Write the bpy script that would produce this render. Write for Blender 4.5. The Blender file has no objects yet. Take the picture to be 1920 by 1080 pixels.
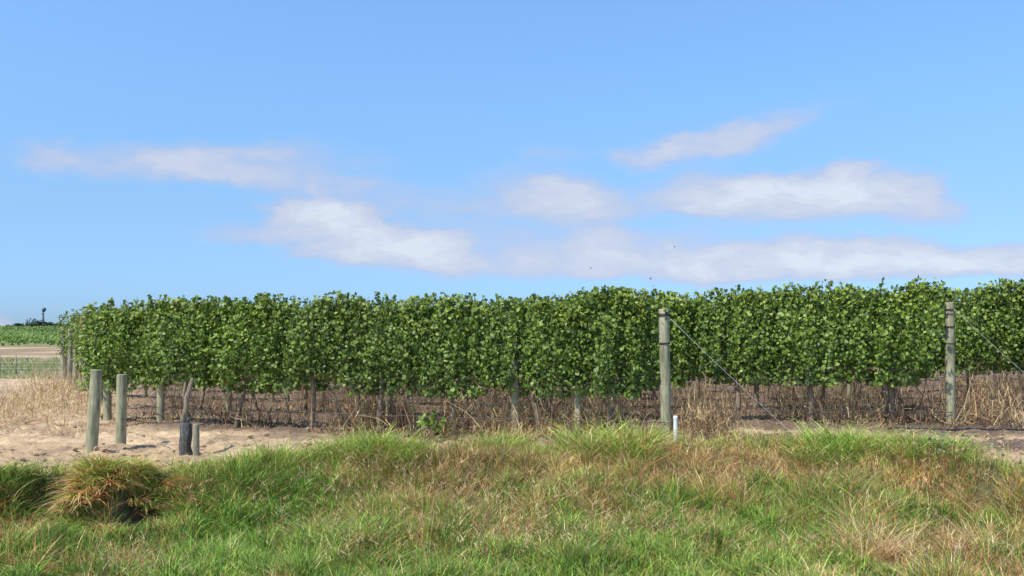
import bpy, bmesh, math, random
import numpy as np
from mathutils import Vector, Matrix

random.seed(7)
RS = np.random.RandomState(11)
PI = math.pi
sc = bpy.context.scene
COL = sc.collection

# ------------------------------------------------------------------ camera model
F = 1600.0          # focal length in photo pixels (1920 wide)
E = 1.55            # eye height over the vineyard soil
HZ = 626.0          # horizon line in the photo

# ------------------------------------------------------------------ numpy noise
_T = RS.rand(256, 256)
def vnoise(x, y):
    xi = np.floor(x).astype(int); yi = np.floor(y).astype(int)
    fx = x - xi; fy = y - yi
    fx = fx*fx*(3-2*fx); fy = fy*fy*(3-2*fy)
    a = _T[xi & 255, yi & 255]; b = _T[(xi+1) & 255, yi & 255]
    c = _T[xi & 255, (yi+1) & 255]; d = _T[(xi+1) & 255, (yi+1) & 255]
    return (a*(1-fx)+b*fx)*(1-fy)+(c*(1-fx)+d*fx)*fy
def fbm(x, y, o=4, ox=0.0):
    x = np.asarray(x, float)+ox; y = np.asarray(y, float)+ox*1.7
    s = 0; a = .5; t = 0
    for i in range(o):
        s = s + a*vnoise(x+i*17.3, y+i*9.1); t += a
        x = x*2.03; y = y*2.03; a *= .5
    return s/t
def sstep(a, b, x):
    t = np.clip((x-a)/(b-a), 0, 1)
    return t*t*(3-2*t)

# ------------------------------------------------------------------ layout of the vine rows
A = np.array([2.15, 11.87]); STEP = np.array([4.43, .93])
DIR = np.array([-.952, .305]); DIR = DIR/np.linalg.norm(DIR)       # along a row, towards its left end
NRM = np.array([.305, .952]); NRM = NRM/np.linalg.norm(NRM)
ROWA = math.atan2(DIR[1], DIR[0])
def s_at(k, ratio):
    o = A + k*STEP
    return (o[0]-ratio*o[1])/(ratio*DIR[1]-DIR[0])
LEFTPX = [206, 193, 166, 143, 122, 126, 132, 140]
ROWS = []
for k in range(8):
    s1 = s_at(k, (LEFTPX[k]-960)/F)
    s0 = 0.0 if k < 3 else s_at(k, (2150-960)/F)
    ROWS.append((s0, s1))
def row_pt(k, s):
    p = A + k*STEP + DIR*s
    return float(p[0]), float(p[1])

# ------------------------------------------------------------------ terrain
CR_X = np.array([-14, -5.7, -5.3, -5.05, -4.85, -4.5, -4.1, -3.9, -3.75, -3.5, -2.9, -1.8, 0, 2.2, 3.4, 4.5, 5.0, 5.2, 5.6, 8, 14])
CR_Y = np.array([9.1, 9.0, 9.1, 9.75, 9.7, 9.1, 9.1, 9.7, 9.65, 9.6, 10.2, 10.75, 10.95, 11.1, 10.85, 10.6, 10.2, 9.3, 8.8, 8.4, 8.2])
def crest(x): return np.interp(x, CR_X, CR_Y)
LOW = -.56
def ground(x, y):
    x = np.asarray(x, float); y = np.asarray(y, float)
    side = np.clip(.02*x, -.02, .25)*sstep(6, 10, y)*(1-sstep(60, 120, y))
    dip = -.55*sstep(26, 42, y)*(1-sstep(-4, 14, x))
    prof = np.interp(y, [0, 42, 140, 180, 240, 310, 420, 700, 3000], [0, 0, 0, .55, 2.0, 3.6, 3.8, 2.5, 1])
    z = side+dip+prof
    near = 1-sstep(26, 40, y)
    z = z + near*(.10*(fbm(x*.9, y*1.2, 3)-.5))
    # shallow wheel ruts on the headland, parallel to the picture
    z = z - .07*np.exp(-((y-12.1-.15*np.sin(x*.8))/.22)**2)*sstep(-4.6, -5.6, x)
    z = z - .05*np.exp(-((y-13.7-.1*np.sin(x*.7))/.25)**2)*sstep(-5.2, -6.2, x)
    # low mound under each row
    q = (x-A[0])*NRM[0]+(y-A[1])*NRM[1]
    kq = np.round(q/2.236)
    inrow = (kq >= 0) & (kq < 7)
    z = z + np.where(inrow, .06*np.exp(-((q-kq*2.236)/.45)**2), 0)*near
    rough = near*sstep(0, .6, y-crest(x))
    z = z + rough*.07*(fbm(x*4.5, y*4.5, 3, 5)-.5)+rough*.05*(np.maximum(fbm(x*11, y*11, 2, 9)-.52, 0))*3
    # bank down to the roadside
    c = crest(x)
    wdt = np.interp(x, [-14, -4.2, -3, 0, 8], [.5, .5, 1.3, 2.4, 2.4])
    t = sstep(0, 1, (c-y)/wdt)
    low = LOW + .30*(fbm(x*1.1, y*1.3, 3, 30)-.5) - .04*(8-y)*(y < 8)
    z = z*(1-t)+low*t
    z = z + sstep(.0, .35, c-y)*(y < 12)*(y > 6)*.17*(fbm(x*3.6, y*4.2, 2, 52)-.5)
    z = z + t*(1-sstep(20, 21, y))*(.50*(fbm(x*1.7, y*1.7, 3, 40)-.5)*4*t*(1-t)+.24*(fbm(x*2.1, y*2.4, 2, 45)-.5))
    return z
def gz(x, y): return float(ground(np.array([x]), np.array([y]))[0])

# ------------------------------------------------------------------ object helpers
def link(o): COL.objects.link(o); return o
def tag(o, label=None, cat=None, group=None, kind=None):
    if label: o['label'] = label
    if cat: o['category'] = cat
    if group: o['group'] = group
    if kind: o['kind'] = kind
    return o
def empty(name, loc=(0, 0, 0), rz=0):
    o = bpy.data.objects.new(name, None); link(o); o.location = loc; o.rotation_euler = (0, 0, rz)
    o.empty_display_size = .1
    return o
def mesh_np(name, V, T, mat, col=None, smooth=False, parent=None):
    me = bpy.data.meshes.new(name)
    V = np.ascontiguousarray(V, dtype=np.float32); T = np.ascontiguousarray(T, dtype=np.int32)
    n = T.shape[1]
    me.vertices.add(len(V)); me.vertices.foreach_set('co', V.ravel())
    me.loops.add(T.size); me.loops.foreach_set('vertex_index', T.ravel())
    me.polygons.add(len(T)); me.polygons.foreach_set('loop_start', np.arange(0, T.size, n, dtype=np.int32))
    me.polygons.foreach_set('use_smooth', np.full(len(T), smooth))
    if col is not None:
        ca = me.color_attributes.new('tint', 'FLOAT_COLOR', 'POINT')
        c4 = np.ones((len(V), 4), dtype=np.float32); c4[:, :3] = col
        ca.data.foreach_set('color', c4.ravel())
    me.update(calc_edges=True)
    me.materials.append(mat)
    if name is not None:
        o = bpy.data.objects.new(name, me); link(o)
        if parent: o.parent = parent
        return o
def obj_bm(name, bm, mat, parent=None, smooth=True):
    me = bpy.data.meshes.new(name)
    bmesh.ops.recalc_face_normals(bm, faces=bm.faces)
    bm.to_mesh(me); bm.free(); me.materials.append(mat)
    for p in me.polygons: p.use_smooth = smooth
    o = bpy.data.objects.new(name, me); link(o)
    if parent: o.parent = parent
    return o
def tube(bm, pts, rad, n=8, cap=True, wob=0.0):
    pts = [Vector(p) for p in pts]
    if not hasattr(rad, '__len__'): rad = [rad]*len(pts)
    rings = []
    up = Vector((.13, .21, .97)).normalized()
    prev = None
    for i, p in enumerate(pts):
        d = (pts[min(i+1, len(pts)-1)]-pts[max(i-1, 0)]).normalized()
        if prev is None:
            a = d.cross(up)
            if a.length < .2: a = d.cross(Vector((1, 0, 0)))
            a.normalize()
        else:
            a = (prev-d*prev.dot(d)).normalized()
        prev = a
        b = d.cross(a)
        r = []
        for j in range(n):
            t = 2*PI*j/n
            rr = rad[i]*(1+wob*(random.random()-.5))
            r.append(bm.verts.new(p+a*math.cos(t)*rr+b*math.sin(t)*rr))
        rings.append(r)
    for i in range(len(rings)-1):
        for j in range(n):
            bm.faces.new((rings[i][j], rings[i][(j+1) % n], rings[i+1][(j+1) % n], rings[i+1][j]))
    if cap:
        bm.faces.new(list(reversed(rings[0]))); bm.faces.new(rings[-1])

# ------------------------------------------------------------------ materials
def mat_new(name):
    m = bpy.data.materials.new(name); m.use_nodes = True
    nt = m.node_tree; nt.nodes.clear()
    out = nt.nodes.new('ShaderNodeOutputMaterial')
    return m, nt, out
def N(nt, typ, **kw):
    n = nt.nodes.new(typ)
    for k, v in kw.items():
        if k.startswith('i_'): n.inputs[k[2:].replace('_', ' ')].default_value = v
        else: setattr(n, k, v)
    return n
def ramp(nt, stops, fac=None):
    r = nt.nodes.new('ShaderNodeValToRGB')
    while len(r.color_ramp.elements) < len(stops): r.color_ramp.elements.new(.5)
    for e, (p, c) in zip(r.color_ramp.elements, stops):
        e.position = p; e.color = (*c, 1) if len(c) == 3 else c
    if fac is not None: nt.links.new(fac, r.inputs[0])
    return r

def leaf_mat(name, stops, rough=.42, trans=.35, spec=.5, ztint=False):
    m, nt, out = mat_new(name); L = nt.links.new
    geo = N(nt, 'ShaderNodeNewGeometry'); oi = N(nt, 'ShaderNodeObjectInfo')
    r = ramp(nt, stops, geo.outputs['Random Per Island'])
    hs = N(nt, 'ShaderNodeHueSaturation'); L(r.outputs[0], hs.inputs['Color'])
    mr = N(nt, 'ShaderNodeMapRange'); L(oi.outputs['Random'], mr.inputs[0]); mr.inputs[3].default_value = .86; mr.inputs[4].default_value = 1.14
    L(mr.outputs[0], hs.inputs['Value'])
    if ztint:                                         # leaf tint yellower and brighter towards the hedge top, slightly darker low down
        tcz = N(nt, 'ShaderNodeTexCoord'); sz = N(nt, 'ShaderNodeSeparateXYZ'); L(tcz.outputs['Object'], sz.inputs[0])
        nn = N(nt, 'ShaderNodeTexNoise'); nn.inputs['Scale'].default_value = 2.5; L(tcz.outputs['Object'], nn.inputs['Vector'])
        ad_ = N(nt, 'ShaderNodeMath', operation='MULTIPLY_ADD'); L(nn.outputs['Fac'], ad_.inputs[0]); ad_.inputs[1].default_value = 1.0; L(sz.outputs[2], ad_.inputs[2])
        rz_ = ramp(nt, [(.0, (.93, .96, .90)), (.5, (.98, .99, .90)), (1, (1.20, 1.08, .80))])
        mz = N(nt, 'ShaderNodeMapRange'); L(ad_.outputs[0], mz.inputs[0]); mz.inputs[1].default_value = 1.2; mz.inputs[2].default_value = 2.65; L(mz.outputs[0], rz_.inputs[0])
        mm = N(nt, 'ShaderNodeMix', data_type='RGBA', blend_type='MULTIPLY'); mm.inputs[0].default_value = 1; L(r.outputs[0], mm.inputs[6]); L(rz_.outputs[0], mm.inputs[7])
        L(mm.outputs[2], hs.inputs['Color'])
    # paler underside
    und = N(nt, 'ShaderNodeMix', data_type='RGBA'); L(geo.outputs['Backfacing'], und.inputs[0])
    L(hs.outputs[0], und.inputs[6])
    pal = N(nt, 'ShaderNodeMix', data_type='RGBA'); pal.inputs[0].default_value = .35
    L(hs.outputs[0], pal.inputs[6]); pal.inputs[7].default_value = (.22, .28, .16, 1)
    L(pal.outputs[2], und.inputs[7])
    b = N(nt, 'ShaderNodeBsdfPrincipled'); L(und.outputs[2], b.inputs['Base Color'])
    b.inputs['Roughness'].default_value = rough; b.inputs['Specular IOR Level'].default_value = spec
    tl = N(nt, 'ShaderNodeBsdfTranslucent')
    tc = N(nt, 'ShaderNodeMix', data_type='RGBA', blend_type='MULTIPLY'); tc.inputs[0].default_value = 1
    L(hs.outputs[0], tc.inputs[6]); tc.inputs[7].default_value = (1.5, 1.45, .55, 1)
    L(tc.outputs[2], tl.inputs[0])
    mx = N(nt, 'ShaderNodeMixShader'); mx.inputs[0].default_value = trans
    L(b.outputs[0], mx.inputs[1]); L(tl.outputs[0], mx.inputs[2]); L(mx.outputs[0], out.inputs[0])
    return m
def tint_mat(name, rough=.7, trans=.25, gain=1.0, spec=.3):
    """colour from the mesh's own per-blade tint, varied a little per blade"""
    m, nt, out = mat_new(name); L = nt.links.new
    at = N(nt, 'ShaderNodeAttribute', attribute_name='tint'); geo = N(nt, 'ShaderNodeNewGeometry')
    mr = N(nt, 'ShaderNodeMapRange'); L(geo.outputs['Random Per Island'], mr.inputs[0]); mr.inputs[3].default_value = .45*gain; mr.inputs[4].default_value = 1.55*gain
    hs = N(nt, 'ShaderNodeHueSaturation'); L(at.outputs['Color'], hs.inputs['Color']); L(mr.outputs[0], hs.inputs['Value'])
    b = N(nt, 'ShaderNodeBsdfPrincipled'); L(hs.outputs[0], b.inputs['Base Color'])
    b.inputs['Roughness'].default_value = rough; b.inputs['Specular IOR Level'].default_value = spec
    tl = N(nt, 'ShaderNodeBsdfTranslucent'); L(hs.outputs[0], tl.inputs[0])
    mx = N(nt, 'ShaderNodeMixShader'); mx.inputs[0].default_value = trans
    L(b.outputs[0], mx.inputs[1]); L(tl.outputs[0], mx.inputs[2]); L(mx.outputs[0], out.inputs[0])
    return m
def wood_mat(name, c0, c1, c2, scale=(9, 9, 1.2), rough=.85, bump=.5):
    m, nt, out = mat_new(name); L = nt.links.new
    tc = N(nt, 'ShaderNodeTexCoord'); oi = N(nt, 'ShaderNodeObjectInfo')
    mp = N(nt, 'ShaderNodeMapping'); mp.inputs['Scale'].default_value = scale
    L(tc.outputs['Object'], mp.inputs[0])
    off = N(nt, 'ShaderNodeVectorMath', operation='MULTIPLY_ADD')
    cx = N(nt, 'ShaderNodeCombineXYZ')
    for i in range(3): L(oi.outputs['Random'], cx.inputs[i])
    L(cx.outputs[0], off.inputs[0]); off.inputs[1].default_value = (37, 53, 71); L(mp.outputs[0], off.inputs[2])
    n1 = N(nt, 'ShaderNodeTexNoise'); n1.inputs['Scale'].default_value = 3; n1.inputs['Detail'].default_value = 6; n1.inputs['Roughness'].default_value = .65
    L(off.outputs[0], n1.inputs[0])
    n2 = N(nt, 'ShaderNodeTexNoise'); n2.inputs['Scale'].default_value = 1.3; n2.inputs['Detail'].default_value = 3; L(tc.outputs['Object'], n2.inputs[0])
    r = ramp(nt, [(.28, c0), (.5, c1), (.72, c2)], n1.outputs['Fac'])
    r2 = ramp(nt, [(.32, (.58, .62, .52)), (.5, (.95, .95, .88)), (.68, (1.18, 1.10, 1.0))], n2.outputs['Fac'])
    mu = N(nt, 'ShaderNodeMix', data_type='RGBA', blend_type='MULTIPLY'); mu.inputs[0].default_value = 1
    L(r.outputs[0], mu.inputs[6]); L(r2.outputs[0], mu.inputs[7])
    b = N(nt, 'ShaderNodeBsdfPrincipled'); L(mu.outputs[2], b.inputs['Base Color']); b.inputs['Roughness'].default_value = rough
    b.inputs['Specular IOR Level'].default_value = .2
    bp = N(nt, 'ShaderNodeBump'); bp.inputs['Strength'].default_value = bump; bp.inputs['Distance'].default_value = .02
    L(n1.outputs['Fac'], bp.inputs['Height']); L(bp.outputs[0], b.inputs['Normal']); L(b.outputs[0], out.inputs[0])
    return m
def plain_mat(name, c, rough=.6, metal=0, var=.15, sc_=20):
    m, nt, out = mat_new(name); L = nt.links.new
    tc = N(nt, 'ShaderNodeTexCoord'); n1 = N(nt, 'ShaderNodeTexNoise'); n1.inputs['Scale'].default_value = sc_; n1.inputs['Detail'].default_value = 4
    L(tc.outputs['Object'], n1.inputs[0])
    r = ramp(nt, [(.3, tuple(v*(1-var) for v in c)), (.7, tuple(min(1, v*(1+var)) for v in c))], n1.outputs['Fac'])
    b = N(nt, 'ShaderNodeBsdfPrincipled'); L(r.outputs[0], b.inputs['Base Color']); b.inputs['Roughness'].default_value = rough; b.inputs['Metallic'].default_value = metal
    L(b.outputs[0], out.inputs[0])
    return m

M_LEAF = leaf_mat('vine_leaf', [(0, (.035, .070, .012)), (.28, (.095, .155, .021)), (.58, (.175, .250, .034)), (.86, (.23, .315, .05)), (1, (.33, .41, .12))], rough=.5, trans=.16, spec=.35, ztint=True)
M_FARLEAF = leaf_mat('far_vine_leaf', [(0, (.10, .18, .045)), (.5, (.18, .28, .07)), (1, (.28, .38, .11))], rough=.7)
M_TREELEAF = leaf_mat('far_tree_leaf', [(0, (.022, .045, .022)), (.6, (.04, .075, .033)), (1, (.06, .10, .045))], rough=.7)
M_GRASS = tint_mat('grass_blades', rough=.5, trans=.24, gain=1.28, spec=.3)
M_STRAW = tint_mat('straw_stems', rough=.75, trans=.15)
M_POST = wood_mat('treated_post', (.17, .15, .09), (.40, .375, .25), (.58, .53, .39))
M_OLDPOST = wood_mat('grey_post', (.15, .135, .105), (.33, .30, .235), (.48, .44, .35))
M_STAKE = wood_mat('tan_stake', (.22, .14, .07), (.36, .24, .12), (.46, .33, .19))
M_BARK = wood_mat('vine_bark', (.12, .09, .065), (.30, .225, .165), (.50, .40, .30), scale=(16, 16, 3), bump=1)
M_STUMP = wood_mat('stump_bark', (.03, .03, .032), (.10, .095, .095), (.25, .24, .24), scale=(9, 9, 3), bump=1)
M_WIRE = plain_mat('galvanised_wire', (.60, .58, .54), .5, .0)
M_BAND = plain_mat('dark_wire', (.05, .045, .04), .6, .5)
M_PIPE = plain_mat('black_polythene', (.018, .018, .02), .5)
M_DUSTPIPE = plain_mat('dusty_polythene', (.07, .065, .06), .6)
M_WHITE = plain_mat('white_plastic', (.84, .82, .77), .45, var=.06)
M_STONE = plain_mat('pale_stone', (.5, .42, .32), .85, var=.25, sc_=9)
M_CLOD = plain_mat('soil_clod', (.36, .245, .155), .95, var=.3, sc_=5)
M_MAST = plain_mat('grey_steel', (.10, .11, .12), .6)
M_BIRD = plain_mat('dark_feather', (.04, .04, .05), .8)

M_PALELEAF = leaf_mat('pale_leaf', [(0, (.10, .16, .05)), (.55, (.20, .26, .10)), (.9, (.34, .38, .2)), (1, (.55, .52, .36))], rough=.5, trans=.15)
M_CANE = plain_mat('green_stem', (.20, .22, .09), .7)
def ground_mat():
    m, nt, out = mat_new('soil'); L = nt.links.new
    at = N(nt, 'ShaderNodeAttribute', attribute_name='tint'); tc = N(nt, 'ShaderNodeTexCoord')
    n1 = N(nt, 'ShaderNodeTexNoise'); n1.inputs['Scale'].default_value = 5; n1.inputs['Detail'].default_value = 8; n1.inputs['Roughness'].default_value = .7
    n2 = N(nt, 'ShaderNodeTexNoise'); n2.inputs['Scale'].default_value = 38; n2.inputs['Detail'].default_value = 5; n2.inputs['Roughness'].default_value = .7
    vo = N(nt, 'ShaderNodeTexVoronoi'); vo.inputs['Scale'].default_value = 22
    for n in (n1, n2, vo): L(tc.outputs['Object'], n.inputs['Vector'])
    r1 = ramp(nt, [(.3, (.7, .68, .66)), (.7, (1.2, 1.2, 1.2))], n1.outputs['Fac'])
    r2 = ramp(nt, [(.3, (.72, .70, .68)), (.65, (1.15, 1.15, 1.15))], n2.outputs['Fac'])
    a = N(nt, 'ShaderNodeMix', data_type='RGBA', blend_type='MULTIPLY'); a.inputs[0].default_value = 1
    b2 = N(nt, 'ShaderNodeMix', data_type='RGBA', blend_type='MULTIPLY'); b2.inputs[0].default_value = 1
    L(at.outputs['Color'], a.inputs[6]); L(r1.outputs[0], a.inputs[7]); L(a.outputs[2], b2.inputs[6]); L(r2.outputs[0], b2.inputs[7])
    b = N(nt, 'ShaderNodeBsdfPrincipled'); L(b2.outputs[2], b.inputs['Base Color']); b.inputs['Roughness'].default_value = .95; b.inputs['Specular IOR Level'].default_value = .1
    ad = N(nt, 'ShaderNodeMath', operation='MULTIPLY_ADD'); L(n2.outputs['Fac'], ad.inputs[0]); ad.inputs[1].default_value = .6; L(n1.outputs['Fac'], ad.inputs[2])
    bp = N(nt, 'ShaderNodeBump'); bp.inputs['Strength'].default_value = .8; bp.inputs['Distance'].default_value = .03
    L(ad.outputs[0], bp.inputs['Height']); L(bp.outputs[0], b.inputs['Normal']); L(b.outputs[0], out.inputs[0])
    return m
M_SOIL = ground_mat()

# ------------------------------------------------------------------ ground sheet
gx = np.unique(np.concatenate([np.linspace(-2500, -200, 14), np.linspace(-200, -40, 40), np.linspace(-40, -12, 70), np.linspace(-12, 12, 420), np.linspace(12, 40, 60), np.linspace(40, 200, 20), np.linspace(200, 2500, 14)]))
gy = np.unique(np.concatenate([np.linspace(-300, 4, 12), np.linspace(4, 7, 14), np.linspace(7, 18, 260), np.linspace(18, 34, 110), np.linspace(34, 60, 40), np.linspace(60, 420, 90), np.linspace(420, 3000, 20)]))
X, Y = np.meshgrid(gx, gy)
Z = ground(X, Y)
V = np.stack([X.ravel(), Y.ravel(), Z.ravel()], 1)
nx, ny = len(gx), len(gy)
ii = (np.arange(ny-1)[:, None]*nx+np.arange(nx-1)[None, :]).ravel()
Q = np.stack([ii, ii+1, ii+nx+1, ii+nx], 1)
def mixc(a, b, t): return np.asarray(a)*(1-t[..., None])+np.asarray(b)*t[..., None]
fx, fy = V[:, 0], V[:, 1]
nz = fbm(fx*.7, fy*.7, 4, 3); nz2 = fbm(fx*3, fy*3, 3, 13)
c = mixc((.63, .465, .285), (.53, .375, .22), sstep(.35, .65, nz))
c = mixc(c, (.30, .215, .14), sstep(.56, .7, nz2)*.6)
c = mixc(c, (.22, .155, .11), np.exp(-((fx+3.1)/1.1)**2-((fy-12.7)/.55)**2)*sstep(.35, .6, nz2)*.95)
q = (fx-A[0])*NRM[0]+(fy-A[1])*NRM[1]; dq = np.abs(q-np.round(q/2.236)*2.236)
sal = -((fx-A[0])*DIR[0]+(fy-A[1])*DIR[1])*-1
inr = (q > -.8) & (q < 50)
c = mixc(c, (.15, .105, .08), np.where(inr, .88, 0)*np.maximum(sstep(1.2, .5, dq), .75*sstep(2, 4, q))*sstep(-.9, -.2, q)*sstep(-.50, -.40, fx/fy))  # brown row soil, with the shade beneath the vines painted into its tint
c = mixc(c, (.13, .12, .06), sstep(.25, -.05, fy-crest(fx)))
c = mixc(c, (.22, .22, .11), sstep(38, 46, fy)*(1-sstep(70, 82, fy))*sstep(.2, .7, fbm(fx*.25, fy*.12, 3, 6)+.2))
c = mixc(c, (.62, .46, .29), sstep(70, 82, fy))
c = mixc(c, (.30, .22, .13), sstep(78, 84, fy)*sstep(.45, .65, fbm(fx*.12, fy*.06, 4, 8)))
c = mixc(c, (.30, .27, .14), sstep(138, 142, fy))
c = mixc(c, (.10, .12, .07), sstep(300, 330, fy))
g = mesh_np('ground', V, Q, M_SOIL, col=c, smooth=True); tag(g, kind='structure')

# ------------------------------------------------------------------ blades and strands
def blades(P, H, W, az, lean, curl, droop, col, segs=3, waz=None, tipw=0.0):
    n = len(P)
    t = np.linspace(0, 1, segs+1)
    d = np.stack([np.cos(az), np.sin(az)], 1)
    if waz is None: waz = RS.rand(n)*2*PI
    w = np.stack([np.cos(waz), np.sin(waz)], 1)
    V = np.zeros((n, 2*segs+1, 3), np.float32)
    for i, tt in enumerate(t):
        off = (lean*tt+curl*tt*tt)[:, None]*d*H[:, None]
        zz = H*(tt-droop*tt*tt)
        cx = P[:, 0]+off[:, 0]; cy = P[:, 1]+off[:, 1]; cz = P[:, 2]+zz
        if i < segs:
            hw = W*.5*(1-tt)**.6
            V[:, 2*i, 0] = cx-w[:, 0]*hw; V[:, 2*i, 1] = cy-w[:, 1]*hw; V[:, 2*i, 2] = cz
            V[:, 2*i+1, 0] = cx+w[:, 0]*hw; V[:, 2*i+1, 1] = cy+w[:, 1]*hw; V[:, 2*i+1, 2] = cz
        else:
            V[:, 2*i, 0] = cx; V[:, 2*i, 1] = cy; V[:, 2*i, 2] = cz
    fs = []
    for i in range(segs-1):
        fs += [(2*i, 2*i+1, 2*i+3), (2*i, 2*i+3, 2*i+2)]
    fs.append((2*segs-2, 2*segs-1, 2*segs))
    fs = np.array(fs)
    T = (np.arange(n)[:, None, None]*(2*segs+1)+fs[None]).reshape(-1, 3)
    C = np.repeat(col, 2*segs+1, axis=0)
    return V.reshape(-1, 3), T, C
def merge(parts):
    Vs, Ts, Cs = [], [], []; o = 0
    for v, t, c_ in parts:
        Vs.append(v); Ts.append(t+o); Cs.append(c_); o += len(v)
    return np.concatenate(Vs), np.concatenate(Ts), np.concatenate(Cs)

GREEN = np.array((.172, .285, .042)); DGREEN = np.array((.055, .13, .024)); YGREEN = np.array((.37, .40, .075))
BROWN = np.array((.46, .25, .115)); RUST = np.array((.48, .19, .065)); TAN = np.array((.66, .49, .23)); MAUVE = np.array((.25, .16, .125)); STRAW = np.array((.68, .52, .30))
def pick(n, cols, p):
    idx = RS.choice(len(cols), n, p=np.array(p)/sum(p))
    return np.array(cols)[idx]

# --- the roadside grass on the bank
def grass_field(ntuft, per, xr, yr):
    x = RS.uniform(*xr, ntuft); y = RS.uniform(*yr, ntuft)
    keep = np.abs(x) < .66*y+.8                        # what the lens could see plus a margin
    x, y = x[keep], y[keep]
    t = crest(x)-y                                     # metres in front of the crest
    jag = .3*(fbm(x*2.5, y*.1, 3, 21)-.5)
    dens = fbm(x*2.2, y*2.2, 3, 50)
    # thin spots: the gullies at left and a bare patch by the stone
    gully = np.exp(-((x+4.93)/.20)**2)*sstep(1.0, .7, t)+np.exp(-((x+3.84)/.19)**2)*sstep(1.0, .7, t)
    bare = np.exp(-((x+3.0)/.30)**2-((y-7.62)/.16)**2)
    keep = (t > -.12+jag) & (RS.rand(len(x)) < np.clip(.45+1.9*(dens-.33), .22, 1)*(1-.85*np.clip(gully, 0, 1))*(1-.93*bare))
    x, y = x[keep], y[keep]; nt_ = len(x)
    laz = fbm(x*1.2, y*1.2, 2, 100)*4*PI+RS.normal(0, 1.6, nt_); lmag = RS.uniform(-.1, .25, nt_)
    thue = RS.normal(0, 1, nt_); tsz = RS.uniform(.65, 1.3, nt_)
    rep_ = lambda a_: np.repeat(a_, per)
    x = rep_(x)+RS.normal(0, .035, nt_*per); y = rep_(y)+RS.normal(0, .035, nt_*per)
    laz, lmag, thue, tsz = rep_(laz), rep_(lmag), rep_(thue), rep_(tsz)
    t = crest(x)-y; n = len(x); z = ground(x, y)
    n1 = fbm(x*1.0, y*1.3, 4, 60); n2 = fbm(x*2.4, y*2.4, 3, 70)
    band = sstep(.10, .5, t+(n2-.5)*.8)*(1-.80*sstep(1.2, 2.1, t+(n1-.5)*3.2))
    side = sstep(-3.0, -1.2, x)
    band2 = sstep(.15, .45, t+(n2-.5)*.5)*(1-sstep(1.1, 1.6, t+(n1-.5)*1.5))
    dry = np.clip(band*(.16+.34*side)*(.45+1.7*(n2-.3))+band2*side*.50*(.6+.8*n1), 0, .92)
    dry = dry*(1-.6*sstep(-3.4, -2.6, x)*sstep(-.6, -1.4, x)*sstep(.5, 1.2, t))
    dry = np.maximum(dry, .6*sstep(.57, .68, n1)*sstep(.9, 1.6, t))
    dry = np.maximum(dry, .72*sstep(2.0, 4.2, x)*sstep(.5, 1.2, t)*sstep(.36, .56, n2))
    dry = np.maximum(dry, .75*sstep(-3.0, -3.8, x)*sstep(.46, .6, n2))
    isdry = RS.rand(n) < dry*.9*(.75+.35*np.tanh(thue))+.07
    gcol = pick(n, [GREEN, DGREEN, YGREEN, GREEN*1.3, np.array((.13, .27, .06))], [4, 1.8, 1.8, 2.2, 1.5])
    topy = (.5*sstep(.6, 0, t)+.34*band*side+.10*sstep(1.8, 2.6, t))[:, None]
    gcol = gcol*(1-topy)+YGREEN*topy
    dcol = pick(n, [BROWN, RUST*.95, TAN, MAUVE*1.2, STRAW*.9], [4.4, 2.4, 3.4, 1.8, .8])
    rusty = (.55*sstep(-2.2, -3.4, x)*(RS.rand(n) < .7))[:, None]
    dcol = dcol*(1-rusty)+RUST*rusty
    col = np.where(isdry[:, None], dcol, gcol)*(1+.38*np.tanh(thue))[:, None]
    col = col*(.8+.45*fbm(x*1.6, y*1.6, 2, 90))[:, None]
    tall = (.40+1.3*fbm(x*2.3, y*2.3, 3, 80))*(.55+.9*fbm(x*5.5, y*5.5, 2, 83))*tsz
    H = RS.uniform(.08, .245, n)*(1-.12*sstep(1.5, 3, t))*(1+.18*sstep(.5, .1, t))*tall*np.where(isdry, 1.08, 1)*(1-.45*sstep(4.9, 5.6, x)*sstep(.6, 0, t))
    W = RS.uniform(.006, .012, n)*np.where(isdry, .72, 1)
    az = laz+RS.normal(0, 1.8, n)
    lean = lmag+RS.uniform(-.2, .5, n)*np.where(isdry, 1.5, 1); curl = RS.uniform(-.4, 1.0, n); droop = RS.uniform(0, .55, n)
    return blades(np.stack([x, y, z-.01], 1), H, W, az, lean, curl, droop, col)
v, t_, c_ = grass_field(92000, 9, (-8.4, 8.4), (6.6, 11.4))
o = mesh_np('roadside_grass', v, t_, M_GRASS, c_); tag(o, 'mixed green and browning grass covering the roadside bank', 'grass', kind='stuff')

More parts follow.
